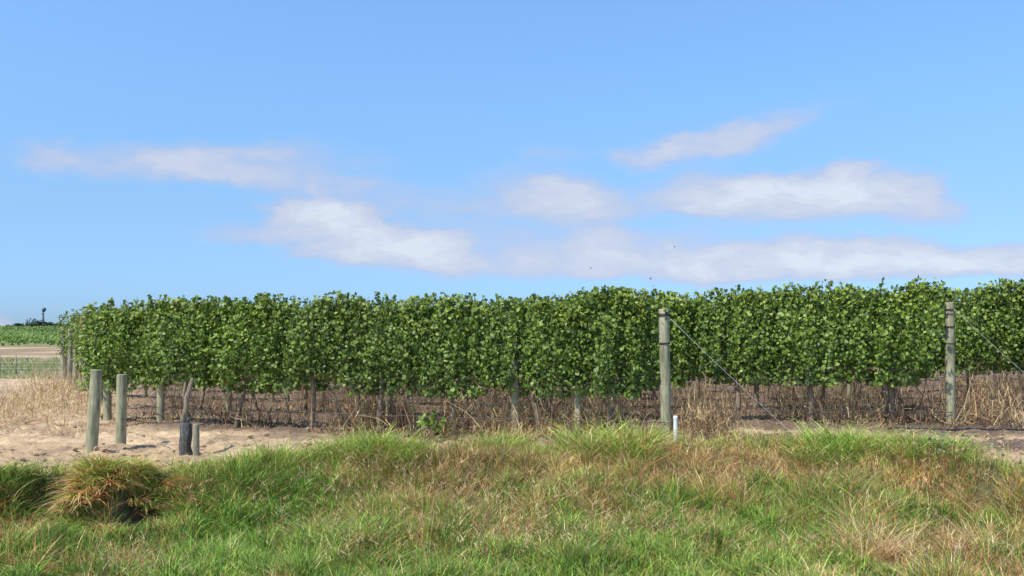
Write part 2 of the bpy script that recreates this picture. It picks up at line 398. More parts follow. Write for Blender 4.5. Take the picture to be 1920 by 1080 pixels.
# --- tall dry stems sticking out of the grass, with little seed branches
def dry_stems(n):
    x = RS.uniform(-3.6, 7.2, n); t = RS.uniform(.1, 3.2, n); y = crest(x)-t
    w = fbm(x*1.4, y*1.4, 3, 120); keep = (RS.rand(n) < sstep(.42, .62, w)) & (np.abs(x) < .66*y+.6)
    x, y = x[keep], y[keep]; n = len(x)
    z = ground(x, y); H = RS.uniform(.18, .42, n); az = RS.rand(n)*2*PI
    lean = RS.uniform(0, .8, n); curl = RS.uniform(-.1, .5, n); droop = RS.uniform(0, .25, n)
    col = pick(n, [TAN, BROWN, STRAW, RUST*.8], [4, 3, 1, 1])*.85
    P = np.stack([x, y, z], 1)
    parts = [blades(P, H, np.full(n, .005), az, lean, curl, droop, col, segs=4)]
    for j in range(5):
        tt = RS.uniform(.55, 1, n); d = np.stack([np.cos(az), np.sin(az)], 1)
        off = ((lean*tt+curl*tt*tt)*H)[:, None]*d
        Q_ = np.stack([x+off[:, 0], y+off[:, 1], z+H*(tt-droop*tt*tt)], 1)
        parts.append(blades(Q_, RS.uniform(.02, .07, n), np.full(n, .007), RS.rand(n)*2*PI, RS.uniform(.3, 1.8, n), RS.uniform(0, .6, n), RS.uniform(0, .5, n), col*1.05, segs=2))
    return merge(parts)
v, t_, c_ = dry_stems(6500)
o = mesh_np('seeding_grass', v, t_, M_STRAW, c_); tag(o, 'thin dry seeding stems standing among the bank grass', 'grass', kind='stuff')

# --- tussocks: each a thing of its own
def tussock(name, label, cx, cy, rad, h, n, cols, p, dz=0.0, spill=0.0, wid=.014, dark=1.0, cat='grass tuft', group=None):
    """a shaggy mound: many small leaning tufts rooted on a low dome"""
    nt_ = max(12, n//16); per = 16
    ph = cx*3.1
    a = RS.rand(nt_)*2*PI; rf = 1+.22*np.sin(2*a+ph)+.14*np.sin(5*a+ph*2); r = rad*rf*RS.rand(nt_)**.6
    lump = RS.uniform(.8, 1.15, nt_)
    tx = r*np.cos(a); ty = r*np.sin(a)*.85
    z0 = gz(cx, cy)
    dome = np.clip(1-(r/(rad*rf))**2, 0, 1)**.5*(.75+.5*fbm((cx+r*np.cos(a))*5, r*np.sin(a)*5, 2, 9))
    gr = ground(cx+tx, cy+ty)-z0
    tz = gr+np.where(spill > 0, (spill*dome+np.clip(-gr, 0, 1)*.55)*lump, 0)
    taz = a+RS.normal(0, .9, nt_); tl = RS.uniform(.0, .35, nt_)+(.4 if spill else .22)*(r/rad)
    th = RS.uniform(.6, 1.15, nt_); hue = RS.normal(0, .22, (nt_, 1)); ci = RS.choice(len(cols), nt_, p=np.array(p)/sum(p))
    R = lambda q: np.repeat(q, per, axis=0)
    m = nt_*per
    P = np.stack([R(tx)+RS.normal(0, .025, m), R(ty)+RS.normal(0, .025, m), R(tz)-.02], 1)
    if spill:                                         # fresh blades on the crown, dead thatch on the skirt
        sk = RS.rand(nt_) < np.clip((r/(rad*rf))*1.15-.25-.25*np.sin(a)*(np.sin(a) > 0), 0, 1)
        pp = np.array(p, float); grn = np.array([c_[1] > c_[0]*.93 for c_ in cols])
        pg = pp*np.where(grn, 1, .12); pd = pp*np.where(grn, .15, 1)
        ci = np.where(sk, RS.choice(len(cols), nt_, p=pd/pd.sum()), RS.choice(len(cols), nt_, p=pg/pg.sum()))
    own = np.array(cols)[R(ci)]; oth = pick(m, cols, p); col = np.where((RS.rand(m) < .72)[:, None], own, oth)*(1+R(hue))*dark
    H = h*R(th)*RS.uniform(.45, 1.1, m)
    parts = [blades(P, H, RS.uniform(.6, 1.15, m)*wid, R(taz)+RS.normal(0, 1.3, m), R(tl)+RS.uniform(-.2, .4, m), RS.uniform(0, .9, m), RS.uniform(0, .5, m)+(.75*R(r/rad) if spill else 0), col, segs=4)]
    if spill:                                         # thatch at the heart of the mound
        k1, k2 = 22, 7; vv = []; 
        for j in range(k2+1):
            for i in range(k1):
                rr = rad*.80*math.sin(j/k2*PI/2); aa = 2*PI*i/k1
                xx, yy = rr*math.cos(aa), rr*math.sin(aa)*.85
                gg = gz(cx+xx, cy+yy)-z0
                vv.append((xx, yy, gg-.03+(spill*.6+max(0, -gg)*.5)*math.cos(j/k2*PI/2)+.03*math.sin(i*2.3+j)))
        ff = [(j*k1+i, j*k1+(i+1) % k1, (j+1)*k1+(i+1) % k1) for j in range(k2) for i in range(k1)]+[(j*k1+i, (j+1)*k1+(i+1) % k1, (j+1)*k1+i) for j in range(k2) for i in range(k1)]
        parts.append((np.array(vv), np.array(ff), np.tile(np.array((.085, .05, .025)), (len(vv), 1))))
    v, t_, c2 = merge(parts)
    o = mesh_np(name, v, t_, M_GRASS, c2); o.location = (cx, cy, z0)
    return tag(o, label, cat, group)
def wp(px, d): return (px-960)/F*d
tussock('grass_tussock', 'rounded shaggy green tussock hanging over the bank at the left edge', wp(10, 8.8), 8.9, .44, .27, 5200, [GREEN, DGREEN, BROWN, YGREEN, RUST], [3, 2, 3, 2.5, 1.5], spill=.12)
tussock('grass_tussock', 'broad rust and green tussock overhanging the bank below the short leaning post', wp(180, 9.0), 9.1, .38, .27, 5200, [YGREEN, RUST, BROWN, GREEN, TAN], [3, 2.6, 2.6, 2, 1], spill=.10)
tussock('grass_tussock', 'yellow green tussock with russet skirt, just left of the dark hollow in the bank', wp(248, 9.1), 9.2, .30, .27, 3400, [YGREEN, RUST, BROWN, GREEN, TAN], [3, 3, 2.6, 1.6, 1], spill=.10)
tussock('grass_tussock', 'low ragged rust coloured tussock in the hollow right of the russet tussock', wp(318, 8.75), 8.75, .20, .20, 1500, [RUST, BROWN, TAN, YGREEN], [3, 3, 2, 1.5], spill=.05)
tussock('grass_tussock', 'ragged green and brown tuft low on the bank between the two left tussocks', wp(112, 8.55), 8.55, .22, .22, 1500, [GREEN, BROWN, TAN, DGREEN], [3, 2, 1.5, 2], spill=.04)
tussock('grass_tussock', 'flattened brown and green tuft at the foot of the leaning post', wp(215, 8.6), 8.6, .26, .20, 1600, [BROWN, GREEN, RUST, TAN], [3, 2.5, 2, 1.5], spill=.03)
tussock('grass_tussock', 'small reddish brown tussock just left of the dark stump foot', wp(325, 9.35), 9.35, .20, .17, 1600, [RUST, BROWN, MAUVE, YGREEN], [3, 3, 1.5, 1], spill=.08)
tussock('grass_tussock', 'narrow yellowish green tussock below the gap of bare sand', wp(135, 8.75), 8.75, .17, .20, 1800, [GREEN, YGREEN, TAN, BROWN], [3, 3, 1, 1], spill=.1)
tussock('grass_tussock', 'tallest green tuft on the bank crest, left of the tallest post', wp(1145, 10.85), 10.8, .55, .50, 2600, [YGREEN, GREEN*1.15, GREEN, TAN, BROWN], [4, 3, 2.4, 1.6, .8], wid=.017)
tussock('grass_tussock', 'bright green tuft on the crest under the middle of the vine row', wp(715, 10.55), 10.55, .42, .42, 2400, [YGREEN, GREEN*1.2, GREEN], [3, 4, 2], wid=.016)
tussock('grass_tussock', 'green tuft with yellow tips at the foot of the right post', wp(1735, 10.15), 10.15, .42, .30, 3400, [YGREEN, GREEN*1.1, DGREEN, TAN], [4, 4, 2, 1], wid=.016)
tussock('grass_tussock', 'low green tuft on the crest between the two tall posts', wp(1560, 10.5), 10.5, .55, .38, 2600, [YGREEN, GREEN*1.1, GREEN, TAN], [4, 3, 2, 1], wid=.016)
tussock('straw_clump', 'pale straw clump standing in the green grass at lower right', wp(1640, 8.0), 8.0, .34, .40, 1100, [TAN, STRAW, BROWN], [4, 3, 2], wid=.008)
tussock('straw_clump', 'thin straw stems in the grass beside the right edge', wp(1850, 8.3), 8.3, .34, .42, 900, [TAN, STRAW, BROWN], [3, 2, 3], wid=.008)
tussock('grass_tussock', 'deep green tuft below the vine stump on the bank face', wp(400, 8.9), 8.9, .42, .32, 2600, [GREEN, DGREEN, YGREEN, GREEN*1.2], [4, 2, 1, 2], wid=.015)
tussock('grass_tussock', 'blue green tuft on the bank face under the left third of the vines', wp(560, 9.5), 9.5, .45, .28, 2400, [GREEN, DGREEN, GREEN*1.2], [4, 2, 2], wid=.015)

# ------------------------------------------------------------------ dead weeds
def tangle(P, L, W, col, segs=5, elo=-.5, ehi=1.35, jit=.75):
    """wandering thin ribbons"""
    n = len(P); V = np.zeros((n, 2*(segs+1), 3), np.float32)
    az = RS.rand(n)*2*PI; el = RS.uniform(elo, ehi, n); p = P.copy()
    waz = RS.rand(n)*2*PI; w = np.stack([np.cos(waz), np.sin(waz), RS.uniform(-.5, .5, n)], 1)
    for i in range(segs+1):
        hw = (W*.5*(1-.7*i/segs))[:, None]
        V[:, 2*i] = p-w*hw; V[:, 2*i+1] = p+w*hw
        d = np.stack([np.cos(az)*np.cos(el), np.sin(az)*np.cos(el), np.sin(el)], 1)
        p = p+d*(L/segs)[:, None]
        az = az+RS.normal(0, jit, n); el = el+RS.normal(-.12, jit*.85, n)
    fs = []
    for i in range(segs): fs += [(2*i, 2*i+1, 2*i+3), (2*i, 2*i+3, 2*i+2)]
    T = (np.arange(n)[:, None, None]*(2*segs+2)+np.array(fs)[None]).reshape(-1, 3)
    return V.reshape(-1, 3), T, np.repeat(col, 2*(segs+1), axis=0)

def under_rows(n):
    k = RS.choice([0, 1, 2, 3, 4], n, p=[.36, .28, .16, .12, .08])
    s0 = np.array([r[0] for r in ROWS])[k]; s1 = np.array([r[1] for r in ROWS])[k]
    s = s0-.9+RS.rand(n)*(s1-s0+.7)
    qq = np.where(RS.rand(n) < .5, RS.normal(.18, .30, n), RS.uniform(-.45, 1.6, n))
    x = A[0]+k*STEP[0]+DIR[0]*s+NRM[0]*qq; y = A[1]+k*STEP[1]+DIR[1]*s+NRM[1]*qq
    px = x/y*F+960
    thick = np.where(px < 560, .30, .72)*np.where(px > 1250, 1.1, 1)*(.15+1.7*sstep(.32, .68, fbm(x*1.5, y*1.5, 3, 200)))
    keep = (px > 150) & (px < 2150) & (RS.rand(n) < thick) & (y > crest(x)+.1)
    x, y, px, thick, qq = x[keep], y[keep], px[keep], thick[keep], qq[keep]; n = len(x)
    z = ground(x, y)
    L = RS.uniform(.10, .45, n)*np.clip(thick, .4, 1.2)*np.where(px > 1250, 1.25, 1)*np.where(px > 1790, 1.5, 1)
    lift = RS.rand(n)**2.2*.40*np.clip(thick, 0, 1)
    tann = fbm(x*.9, y*.9, 3, 220); tan = np.clip(sstep(.50, .58, tann)+.55*sstep(1700, 1850, px)+.6*np.exp(-((px-670)/70)**2)+.5*np.exp(-((px-1400)/90)**2), 0, 1)
    col = np.where((RS.rand(n) < tan*.75+.06)[:, None], pick(n, [TAN, STRAW*.9, BROWN], [3, 1, 1.6]), pick(n, [MAUVE*.8, MAUVE*.2, BROWN*.35, TAN*.85], [2.4, 6.5, 3, 1.8]))  # brown dead stems; the darkest tints also carry painted canopy shade
    front = (qq < -.05); lift = np.where(front, lift*.3, lift); L = np.where(front & (px < 1780), L*.5, L)
    a_ = tangle(np.stack([x, y, z+lift], 1), L, RS.uniform(.006, .012, n), col)
    m = RS.rand(n) < np.where(px > 1780, .11, .03); k_ = int(m.sum())          # straight dead canes and pruned sticks
    b_ = tangle(np.stack([x[m], y[m], z[m]+RS.rand(k_)*.15], 1), RS.uniform(.25, .75, k_), RS.uniform(.009, .019, k_), pick(k_, [TAN, BROWN, MAUVE*1.3, STRAW*.9], [3, 3, 3, 1]), 4, elo=.5, ehi=1.5, jit=.16)
    return merge([a_, b_])
v, t_, c_ = under_rows(62000)
o = mesh_np('dead_weeds', v, t_, M_STRAW, c_); tag(o, 'brown tangle of dead weeds and prunings under the vine rows', 'weeds', kind='stuff')

def headland(n):
    x = RS.uniform(-19, -6.0, n); y = RS.uniform(12.9, 30, n)
    px = x/y*F+960
    w = fbm(x*.9, y*.55, 3, 300)
    lim = np.interp(y, [13, 14, 16, 22, 30], [130, 180, 230, 185, 130])
    mound = np.exp(-((px-105)/60)**2-((y-18)/3.5)**2)
    w = w+.10*mound
    w = w-.22*sstep(18, 23, y)-.16*sstep(80, 20, px)*sstep(16, 18, y)
    keep = (px < lim) & (px > -160) & (RS.rand(n) < sstep(.44, .58, w+.10*sstep(40, 140, px)-.06*sstep(17, 15, y)))
    x, y, w, mound = x[keep], y[keep], w[keep], mound[keep]; n = len(x); z = ground(x, y)
    big = sstep(.46, .66, w)
    col = pick(n, [STRAW, TAN, STRAW*1.12, BROWN, MAUVE], [5, 4, 3, 1.8, 2])
    a = tangle(np.stack([x, y, z+RS.rand(n)**1.2*(.38*big+.38*mound)], 1), RS.uniform(.15, .5, n)*(.5+.8*big), RS.uniform(.005, .012, n), col, 4)
    return a
v, t_, c_ = headland(85000)
o = mesh_np('dry_weeds', v, t_, M_STRAW, c_); tag(o, 'pale straw coloured dry weeds on the headland beside the row ends', 'weeds', kind='stuff')

# scattered straw and twigs lying on the open soil
def litter(n):
    x = RS.uniform(-9, 9, n); y = crest(x)+RS.rand(n)**1.3*4.5
    w = fbm(x*1.3, y*2.2, 3, 400); keep = (RS.rand(n) < sstep(.35, .7, w)) & (np.abs(x) < .66*y+.5)
    x, y = x[keep], y[keep]; n = len(x); z = ground(x, y)+.004
    col = pick(n, [TAN, STRAW, BROWN*.8, MAUVE*.7, MAUVE*.3], [3, 1.5, 2.5, 3, 3])
    az = RS.rand(n)*2*PI
    v, t_, c2 = tangle(np.stack([x, y, z], 1), RS.uniform(.04, .22, n), RS.uniform(.004, .010, n), col, 3)
    v = v.reshape(n, -1, 3); v[:, :, 2] = z[:, None]+np.abs(v[:, :, 2]-z[:, None])*.28; v = v.reshape(-1, 3)
    return v, t_, c2
v, t_, c_ = litter(26000)
o = mesh_np('straw_litter', v, t_, M_STRAW, c_); tag(o, 'broken straw and twigs scattered over the sandy soil', 'litter', kind='stuff')

# clods
def blob_template(sub=1):
    bm = bmesh.new(); bmesh.ops.create_icosphere(bm, subdivisions=sub, radius=1)
    v = np.array([tuple(p.co) for p in bm.verts]); f = np.array([[q_.index for q_ in p.verts] for p in bm.faces]); bm.free()
    return v, f
def clods(n):
    tv, tf = blob_template(1)
    x = RS.uniform(-9.5, 9, n); y = crest(x)+.1+RS.rand(n)**1.2*5.5
    w = fbm(x*1.1, y*1.8, 3, 410); keep = (RS.rand(n) < sstep(.38, .66, w)) & (np.abs(x) < .66*y+.5)
    x, y = x[keep], y[keep]; n = len(x); z = ground(x, y)
    s = .008+.035*RS.rand(n)**3
    v = tv[None]*(1+RS.uniform(-.28, .28, (n, len(tv), 1)))*s[:, None, None]*np.array((1.2, 1, .75))
    v = v+np.stack([x, y, z+s*.3], 1)[:, None]
    t_ = (np.arange(n)[:, None, None]*len(tv)+tf[None]).reshape(-1, 3)
    return v.reshape(-1, 3), t_
v, t_ = clods(5200)
o = mesh_np('soil_clods', v, t_, M_CLOD, smooth=False); tag(o, 'small loose clods strewn over the sandy headland', 'soil', kind='stuff')

# ------------------------------------------------------------------ vines
# a five lobed leaf, folded slightly along its midrib
_out = [(0, -.10), (.34, -.34), (.44, -.05), (.60, .16), (.40, .30), (.34, .62), (.16, .56), (0, .92)]
lv = [(0, .12, .0)]
ring = _out+[(-a_, b_) for a_, b_ in reversed(_out[1:-1])]
for a_, b_ in ring:
    r2 = a_*a_+(b_-.2)**2
    lv.append((a_, b_, .22*abs(a_)-.16*r2))
LEAF_V = np.array(lv); nr = len(ring)
LEAF_F = np.array([(0, 1+i, 1+(i+1) % nr) for i in range(nr)])
def place_leaves(P, Nn, S, tipdir):
    """P centres, Nn normals, tipdir wished direction of the leaf tip"""
    Nn = Nn/np.linalg.norm(Nn, axis=1, keepdims=True)
    yv = tipdir-Nn*np.sum(tipdir*Nn, 1, keepdims=True); yv /= np.linalg.norm(yv, axis=1, keepdims=True)+1e-9
    xv = np.cross(yv, Nn)
    fold = RS.uniform(-1.2, 3.2, len(P))
    L0 = LEAF_V[None]
    v = (xv[:, None]*L0[..., 0:1]+yv[:, None]*(L0[..., 1:2]-.3)+Nn[:, None]*L0[..., 2:3]*fold[:, None, None])*S[:, None, None]+P[:, None]
    n = len(P)
    t_ = (np.arange(n)[:, None, None]*len(LEAF_V)+LEAF_F[None]).reshape(-1, 3)
    return v.reshape(-1, 3), t_
def foliage_mesh(seed, nsh=26, per=34, half=.64, low=.74, top=2.12, depth=.27, strays=2):
    rs = np.random.RandomState(seed)
    Ps, Ns, Ss = [], [], []
    for i in range(nsh):
        x0 = -half+2*half*(i+rs.rand())/nsh
        side = rs.choice([-1, 1])
        y0 = rs.uniform(-.08, .08)
        tp = top*(.985+.045*math.sin(x0*5.2+seed*1.9)*math.sin(seed*.7+1)+rs.uniform(-.02, .02)) if rs.rand() < .8 else top*rs.uniform(.88, .96)
        lo = low+rs.uniform(-.12, .06)
        bulge = (.45+.75*math.cos(PI*x0/(2*half)*.95))*side*depth*rs.choice([rs.uniform(.1, .6), rs.uniform(.7, 1.45)])
        lx = rs.normal(0, .10)
        m = per+int(rs.uniform(-6, 8))
        t = np.sort(rs.rand(m))**.92
        x = x0+lx*t+rs.normal(0, .055, m)
        y = y0+bulge*np.sin(np.clip(t*1.05+.12, 0, 1)*PI)**.6+rs.normal(0, .055, m)
        z = lo+(tp-lo)*t+rs.normal(0, .03, m)
        Ps.append(np.stack([x, y, z], 1))
        n = np.stack([rs.normal(0, .75, m), np.sign(y+1e-6)*rs.uniform(.2, 1.0, m)+rs.normal(0, .45, m), rs.uniform(-.3, 1.15, m)], 1)
        Ns.append(n); Ss.append(rs.uniform(.034, .066, m))
    # drooping tufts that break the lower edge
    for i in range(8):
        x0 = rs.uniform(-half, half); m = rs.randint(14, 34)
        Ps.append(np.stack([x0+rs.normal(0, .09, m), rs.choice([-1, 1])*depth*.6+rs.normal(0, .07, m), low-rs.rand(m)*.17], 1))
        Ns.append(np.stack([rs.normal(0, .6, m), rs.choice([-1, 1])*np.ones(m), rs.uniform(0, 1, m)], 1)); Ss.append(rs.uniform(.04, .075, m))
    # stray shoot tips above the hedge
    for i in range(strays):
        x0 = rs.uniform(-half, half); m = rs.randint(5, 11); hh = rs.uniform(.05, .15) if strays < 4 else rs.uniform(.10, .2)
        tt = np.linspace(0, 1, m)
        Ps.append(np.stack([x0+tt*rs.normal(0, .05), rs.normal(0, .1)+0*tt, top-.04+tt*hh], 1)+rs.normal(0, .012, (m, 3)))
        Ns.append(rs.normal(0, 1, (m, 3))+np.array((0, 0, .4))); Ss.append(rs.uniform(.045, .075, m))
    P = np.concatenate(Ps); Nn = np.concatenate(Ns); S = np.concatenate(Ss)
    tip = np.stack([rs.normal(0, .6, len(P)), rs.normal(0, .4, len(P)), -np.ones(len(P))], 1)
    v, t_ = place_leaves(P, Nn, S, tip)
    o = mesh_np('foliage', v, t_, M_LEAF)
    me = o.data; bpy.data.objects.remove(o)
    return me
def trunk_mesh(seed, low=.78, half=.6):
    random.seed(seed)
    bm = bmesh.new()
    lean = random.uniform(-.16, .16); r0 = random.uniform(.032, .048)
    pts = []; n = 9
    ph = random.random()*6
    for i in range(n):
        t = i/(n-1)
        pts.append((lean*(1-t)*1.0+.03*math.sin(ph+t*5)+random.uniform(-.008, .008), .03*math.cos(ph*2+t*4), -.06+(low+.10)*t))
    tube(bm, pts, [r0*(1.55 if i == 0 else 1.15 if i == 1 else 1-.25*i/n)*random.uniform(.85, 1.2) for i in range(n)], 8, wob=.35)
    top = pts[-1]
    for sgn in (-1, 1):
        arm = [(top[0]+sgn*half*t, top[1]+.02*math.sin(t*6+ph), top[2]-.015+.04*math.sin(t*3)) for t in (0, .15, .35, .6, .8, 1)]
        tube(bm, arm, [r0*.75, r0*.7, r0*.65, r0*.55, r0*.5, r0*.4], 6, wob=.3)
    for i in range(random.randint(1, 3)):           # bare suckers and old canes
        x0 = random.uniform(-half, half); dx = random.uniform(-.35, .35); y0 = random.uniform(-.08, .08)
        z0 = random.uniform(.0, .25)
        tube(bm, [(x0, y0, z0-.05), (x0+dx*.3+random.uniform(-.04, .04), y0+.03, z0+.25), (x0+dx*.7+random.uniform(-.05, .05), y0, .55), (x0+dx, y0, .85)], [.009, .008, .007, .005], 5)
    me = bpy.data.meshes.new('trunk'); bmesh.ops.recalc_face_normals(bm, faces=bm.faces); bm.to_mesh(me); bm.free()
    me.materials.append(M_BARK)
    for p in me.polygons: p.use_smooth = True
    return me
FOL_FRONT = [foliage_mesh(100+i, nsh=42, per=92, strays=(2 if i % 4 == 0 else 1), top=2.06+.05*math.sin(i*2.1)) for i in range(12)]
FOL_BACK = [foliage_mesh(200+i, nsh=30, per=46, strays=1, top=2.12) for i in range(8)]
TRUNKS = [trunk_mesh(300+i) for i in range(14)]
random.seed(5)

ORD = ['first', 'second', 'third', 'fourth', 'fifth', 'sixth', 'seventh', 'eighth', 'ninth', 'tenth', 'eleventh', 'twelfth', 'thirteenth', 'fourteenth', 'fifteenth', 'sixteenth']
ROWN = ['front', 'second', 'third', 'fourth', 'fifth', 'sixth', 'seventh', 'rearmost']
VSP = 1.16
def vine(k, i, s, fol, trk, zs, label, group, depthflip, last=False):
    x, y = row_pt(k, s)
    rz = ROWA+(PI if depthflip else 0)+random.uniform(-.05, .05)
    root = empty('grapevine', (x, y, gz(x, y)), rz)
    tag(root, label, 'grapevine', group)
    f = bpy.data.objects.new('foliage', fol); link(f); f.parent = root; f.scale = (1.02, random.uniform(.78, 1.35), zs*random.uniform(.975, 1.025)); f.location = (0, random.uniform(-.06, .06), 0)
    if k >= 2 and last: f.scale.z *= .80; f.location.z = .42; f.scale.x *= .8
    t_ = bpy.data.objects.new('trunk', trk); link(t_); t_.parent = root
    return root
for k, (s0, s1) in enumerate(ROWS):
    off = .12 if k == 0 else .32
    ext = .35 if k < 2 else .12
    n = int(round((s1-s0+ext-off)/VSP)); sp = (s1-s0+ext-off)/n
    for i in range(n):
        s = s0+off+sp*(i+.5)+random.uniform(-.06, .06)
        if k == 0:
            fol = FOL_FRONT[(i*5) % 12]
            zs = (.965 if i < 3 else 1.005)*random.uniform(.985, 1.015)*(.965 if i == n-1 else 1)
            lab = 'leafy vine of the front row, %s from the tall post at its right end' % ORD[i]
            if i == n-1: lab = 'leftmost leafy vine of the front row, ending above the short leaning posts'
        else:
            fol = FOL_FRONT[(i*7+k*3) % 12] if (k < 3 and i < 6) else FOL_BACK[(i*3+k) % 8]
            zs = (1.035 if i < 8 else 1.02)*random.uniform(.98, 1.02)
            if k == 1 and i < 6: lab = 'leafy vine of the second row, %s leftwards from the right tall post' % ORD[i]
            elif i == n-1: lab = 'leafy vine at the left end of the %s row' % ROWN[k]
            elif k == 2 and i < 4: lab = 'leafy vine of the third row, behind the right tall post and near the right edge'
            else: lab = 'vine inside the %s row, its crown hidden behind nearer rows' % ROWN[k]
        grp = 'vines of the %s row' % ROWN[k]
        vine(k, i, s, fol, TRUNKS[(i*5+k*3) % 14], zs, lab, grp, random.random() < .5, i == n-1)

# ------------------------------------------------------------------ posts
def post(name, x, y, h, r, lean, mat, label, cat='post', group=None, bands=(), top_r=.93, coil=False):
    z0 = gz(x, y)
    root = empty(name, (x, y, z0), random.uniform(0, 6)) if bands else None
    bm = bmesh.new(); n = 18; m = 14
    prof = [(r*(1-(1-top_r)*i/m)*(1+.02*math.sin(i*1.7+x)), -.15+(h+.15-.012)*i/m) for i in range(m+1)]
    prof.append((r*top_r*.97, h-.004)); prof.append((r*top_r*.90, h))
    rings = []
    for rr, zz in prof:
        rings.append([bm.verts.new((rr*math.cos(2*PI*j/n)*(1+.015*math.sin(3*j)), rr*math.sin(2*PI*j/n), zz)) for j in range(n)])
    for a_, b_ in zip(rings[:-1], rings[1:]):
        for j in range(n): bm.faces.new((a_[j], a_[(j+1) % n], b_[(j+1) % n], b_[j]))
    bm.faces.new(rings[-1])
    if root is None:
        o = obj_bm(name, bm, mat); o.location = (x, y, z0)
        o.rotation_euler = (lean[1], lean[0], random.uniform(0, .5)); tag(o, label, cat, group); return o
    obj_bm('pole', bm, mat, root)
    for bz, turns in bands:
        bm = bmesh.new(); pts = []
        for q_ in range(turns*16+1):
            a_ = 2*PI*q_/16; pts.append(((r+.003)*math.cos(a_), (r+.003)*math.sin(a_), bz+.014*q_/16+.006*math.sin(a_)))
        tube(bm, pts, .0042, 6); obj_bm('wire_band', bm, M_BAND, root)
    root.rotation_euler = (lean[1], lean[0], 0); tag(root, label, cat, group)
    return root
x0, y0 = row_pt(0, 0); x1, y1 = row_pt(1, 0); x2, y2 = row_pt(2, 0)
EG = 'row end posts'
post('end_post', x0, y0, 1.80, .076, (-.022, 0), M_POST, 'tallest round timber end post with two wire bands, beside the white pipe', 'post', EG, bands=((1.70, 3), (1.31, 2)))
post('end_post', x1, y1, 1.80, .070, (-.012, 0), M_POST, 'round timber end post with pale cut top at the right of the photo', 'post', EG, bands=((1.68, 2), (1.62, 1), (1.42, 2), (1.18, 1)))
post('end_post', x2, y2, 1.80, .07, (-.01, 0), M_POST, 'timber end post of the third row beyond the right edge', 'post', EG)
# inner posts in line with the trunks
for k, ss in enumerate([(1.27, 2.22, 8.55), (5.74, 9.3, 12.75), (4.6, 10.8, 16.8), (9.0, 15.4, 21.5), (17.0, 24.0, 30.0), (20.0, 27.0, 35.0), (), ()]):
    for j, s in enumerate(ss):
        if s < ROWS[k][0]+.4 or s > ROWS[k][1]-.2: continue
        x, y = row_pt(k, s); x += NRM[0]*.04; y += NRM[1]*.04
        lab = {(0, 0): 'slim pale post of the front row, between photo centre and the tallest post', (0, 1): 'slim greenish timber post under the front row at photo centre', (0, 2): 'slim post under the left part of the front row',
               }.get((k, j), 'slim timber post of the %s row seen low between trunks, %s from the right' % (ROWN[k], ORD[j]))
        post('trellis_post', x, y, 1.08, .06 if k else (.05 if j == 0 else .064), (random.uniform(-.012, .012), random.uniform(-.01, .01)), M_POST, lab, 'post', 'inner trellis posts')
# left end posts, receding
for k, (lab, mt) in enumerate([('grey green end post at the left end of the front row', M_POST), ('left end post of the second row, behind the short leaning posts', M_POST),
                         ('left end post of the third row', M_OLDPOST), ('left end post of the fourth row with a green tinge', M_POST),
                         ('left end post of the fifth row', M_OLDPOST), ('left end post of the sixth row', M_POST), ('left end post of the seventh row', M_OLDPOST), ('farthest left end post, of the rearmost row', M_POST)]):
    x, y = row_pt(k, ROWS[k][1]+.05)
    post('end_post', x, y, 1.02 if k < 2 else 1.75, .070, (random.uniform(-.03, .03), 0), mt, lab, 'post', EG)
for px, d, h, mt, lab in ((151, 21.6, 2.0, M_STAKE, 'thin orange brown stake among the receding left end posts'), (131, 24.4, 1.7, M_OLDPOST, 'grey strut post between the two farthest left end posts'), (159, 20.6, 1.6, M_OLDPOST, 'grey strut post just right of the orange brown stake'), (176, 18.2, 1.3, M_POST, 'greenish strut post behind the foremost leaning post')):
    post('stake' if mt is M_STAKE else 'strut_post', wp(px, d), d, h, .045 if mt is M_STAKE else .07, (.015, 0), mt, lab, 'post')
post('strut_post', wp(171, 11.25), 11.25, 1.07, .078, (.062, 0), M_POST, 'short thick leaning post, foremost of the posts on the left', 'post', 'short leaning strut posts')
post('strut_post', wp(226, 12.0), 12.0, 1.02, .074, (.02, 0), M_POST, 'short upright post just right of the foremost leaning post', 'post', 'short leaning strut posts')
post('marker_post', wp(368, 11.0), 11.0, .42, .042, (.0, 0), M_OLDPOST, 'short grey stub post standing against the dark stump', 'post')

# dark stump
bm = bmesh.new()
d = 11.05; sx = wp(348, d)
tube(bm, [(0, 0, -.2), (.01, 0, -.02), (-.005, 0, .12), (.012, 0, .26), (.0, 0, .40), (.004, 0, .43)], [.10, .085, .078, .082, .074, .055], 12, wob=.22)
tube(bm, [(.01, 0, .40), (.03, .01, .47), (.09, .0, .50)], [.03, .02, .008], 6, wob=.3)
rt_ = empty('vine_stump', (sx, d, gz(sx, d))); obj_bm('stump', bm, M_STUMP, rt_)
bm = bmesh.new(); tube(bm, [(-.02, 0, .34), (-.03, .0, .50), (.005, .02, .62), (.012, .02, .76), (.04, .05, .90), (.05, .1, 1.0)], [.042, .038, .034, .034, .028, .02], 8, wob=.35)
tube(bm, [(.005, .02, .62), (-.05, .05, .78), (-.04, .1, .95)], [.022, .018, .012], 6, wob=.3); obj_bm('trunk', bm, M_BARK, rt_); tag(rt_, 'dark weathered vine stump with a brown forked trunk above, at the bank edge', 'stump')

# white marker pipe
bm = bmesh.new(); d = 11.15
tube(bm, [(0, 0, -.1), (.004, 0, .37)], .026, 14)
tube(bm, [(.004, 0, .365), (.004, 0, .40), (.004, 0, .41)], [.030, .030, .022], 14)
o = obj_bm('marker_pipe', bm, M_WHITE, smooth=False); px_ = wp(1266, d); o.location = (px_, d, gz(px_, d)); tag(o, 'short white plastic pipe upright at the foot of the tallest post', 'pipe')

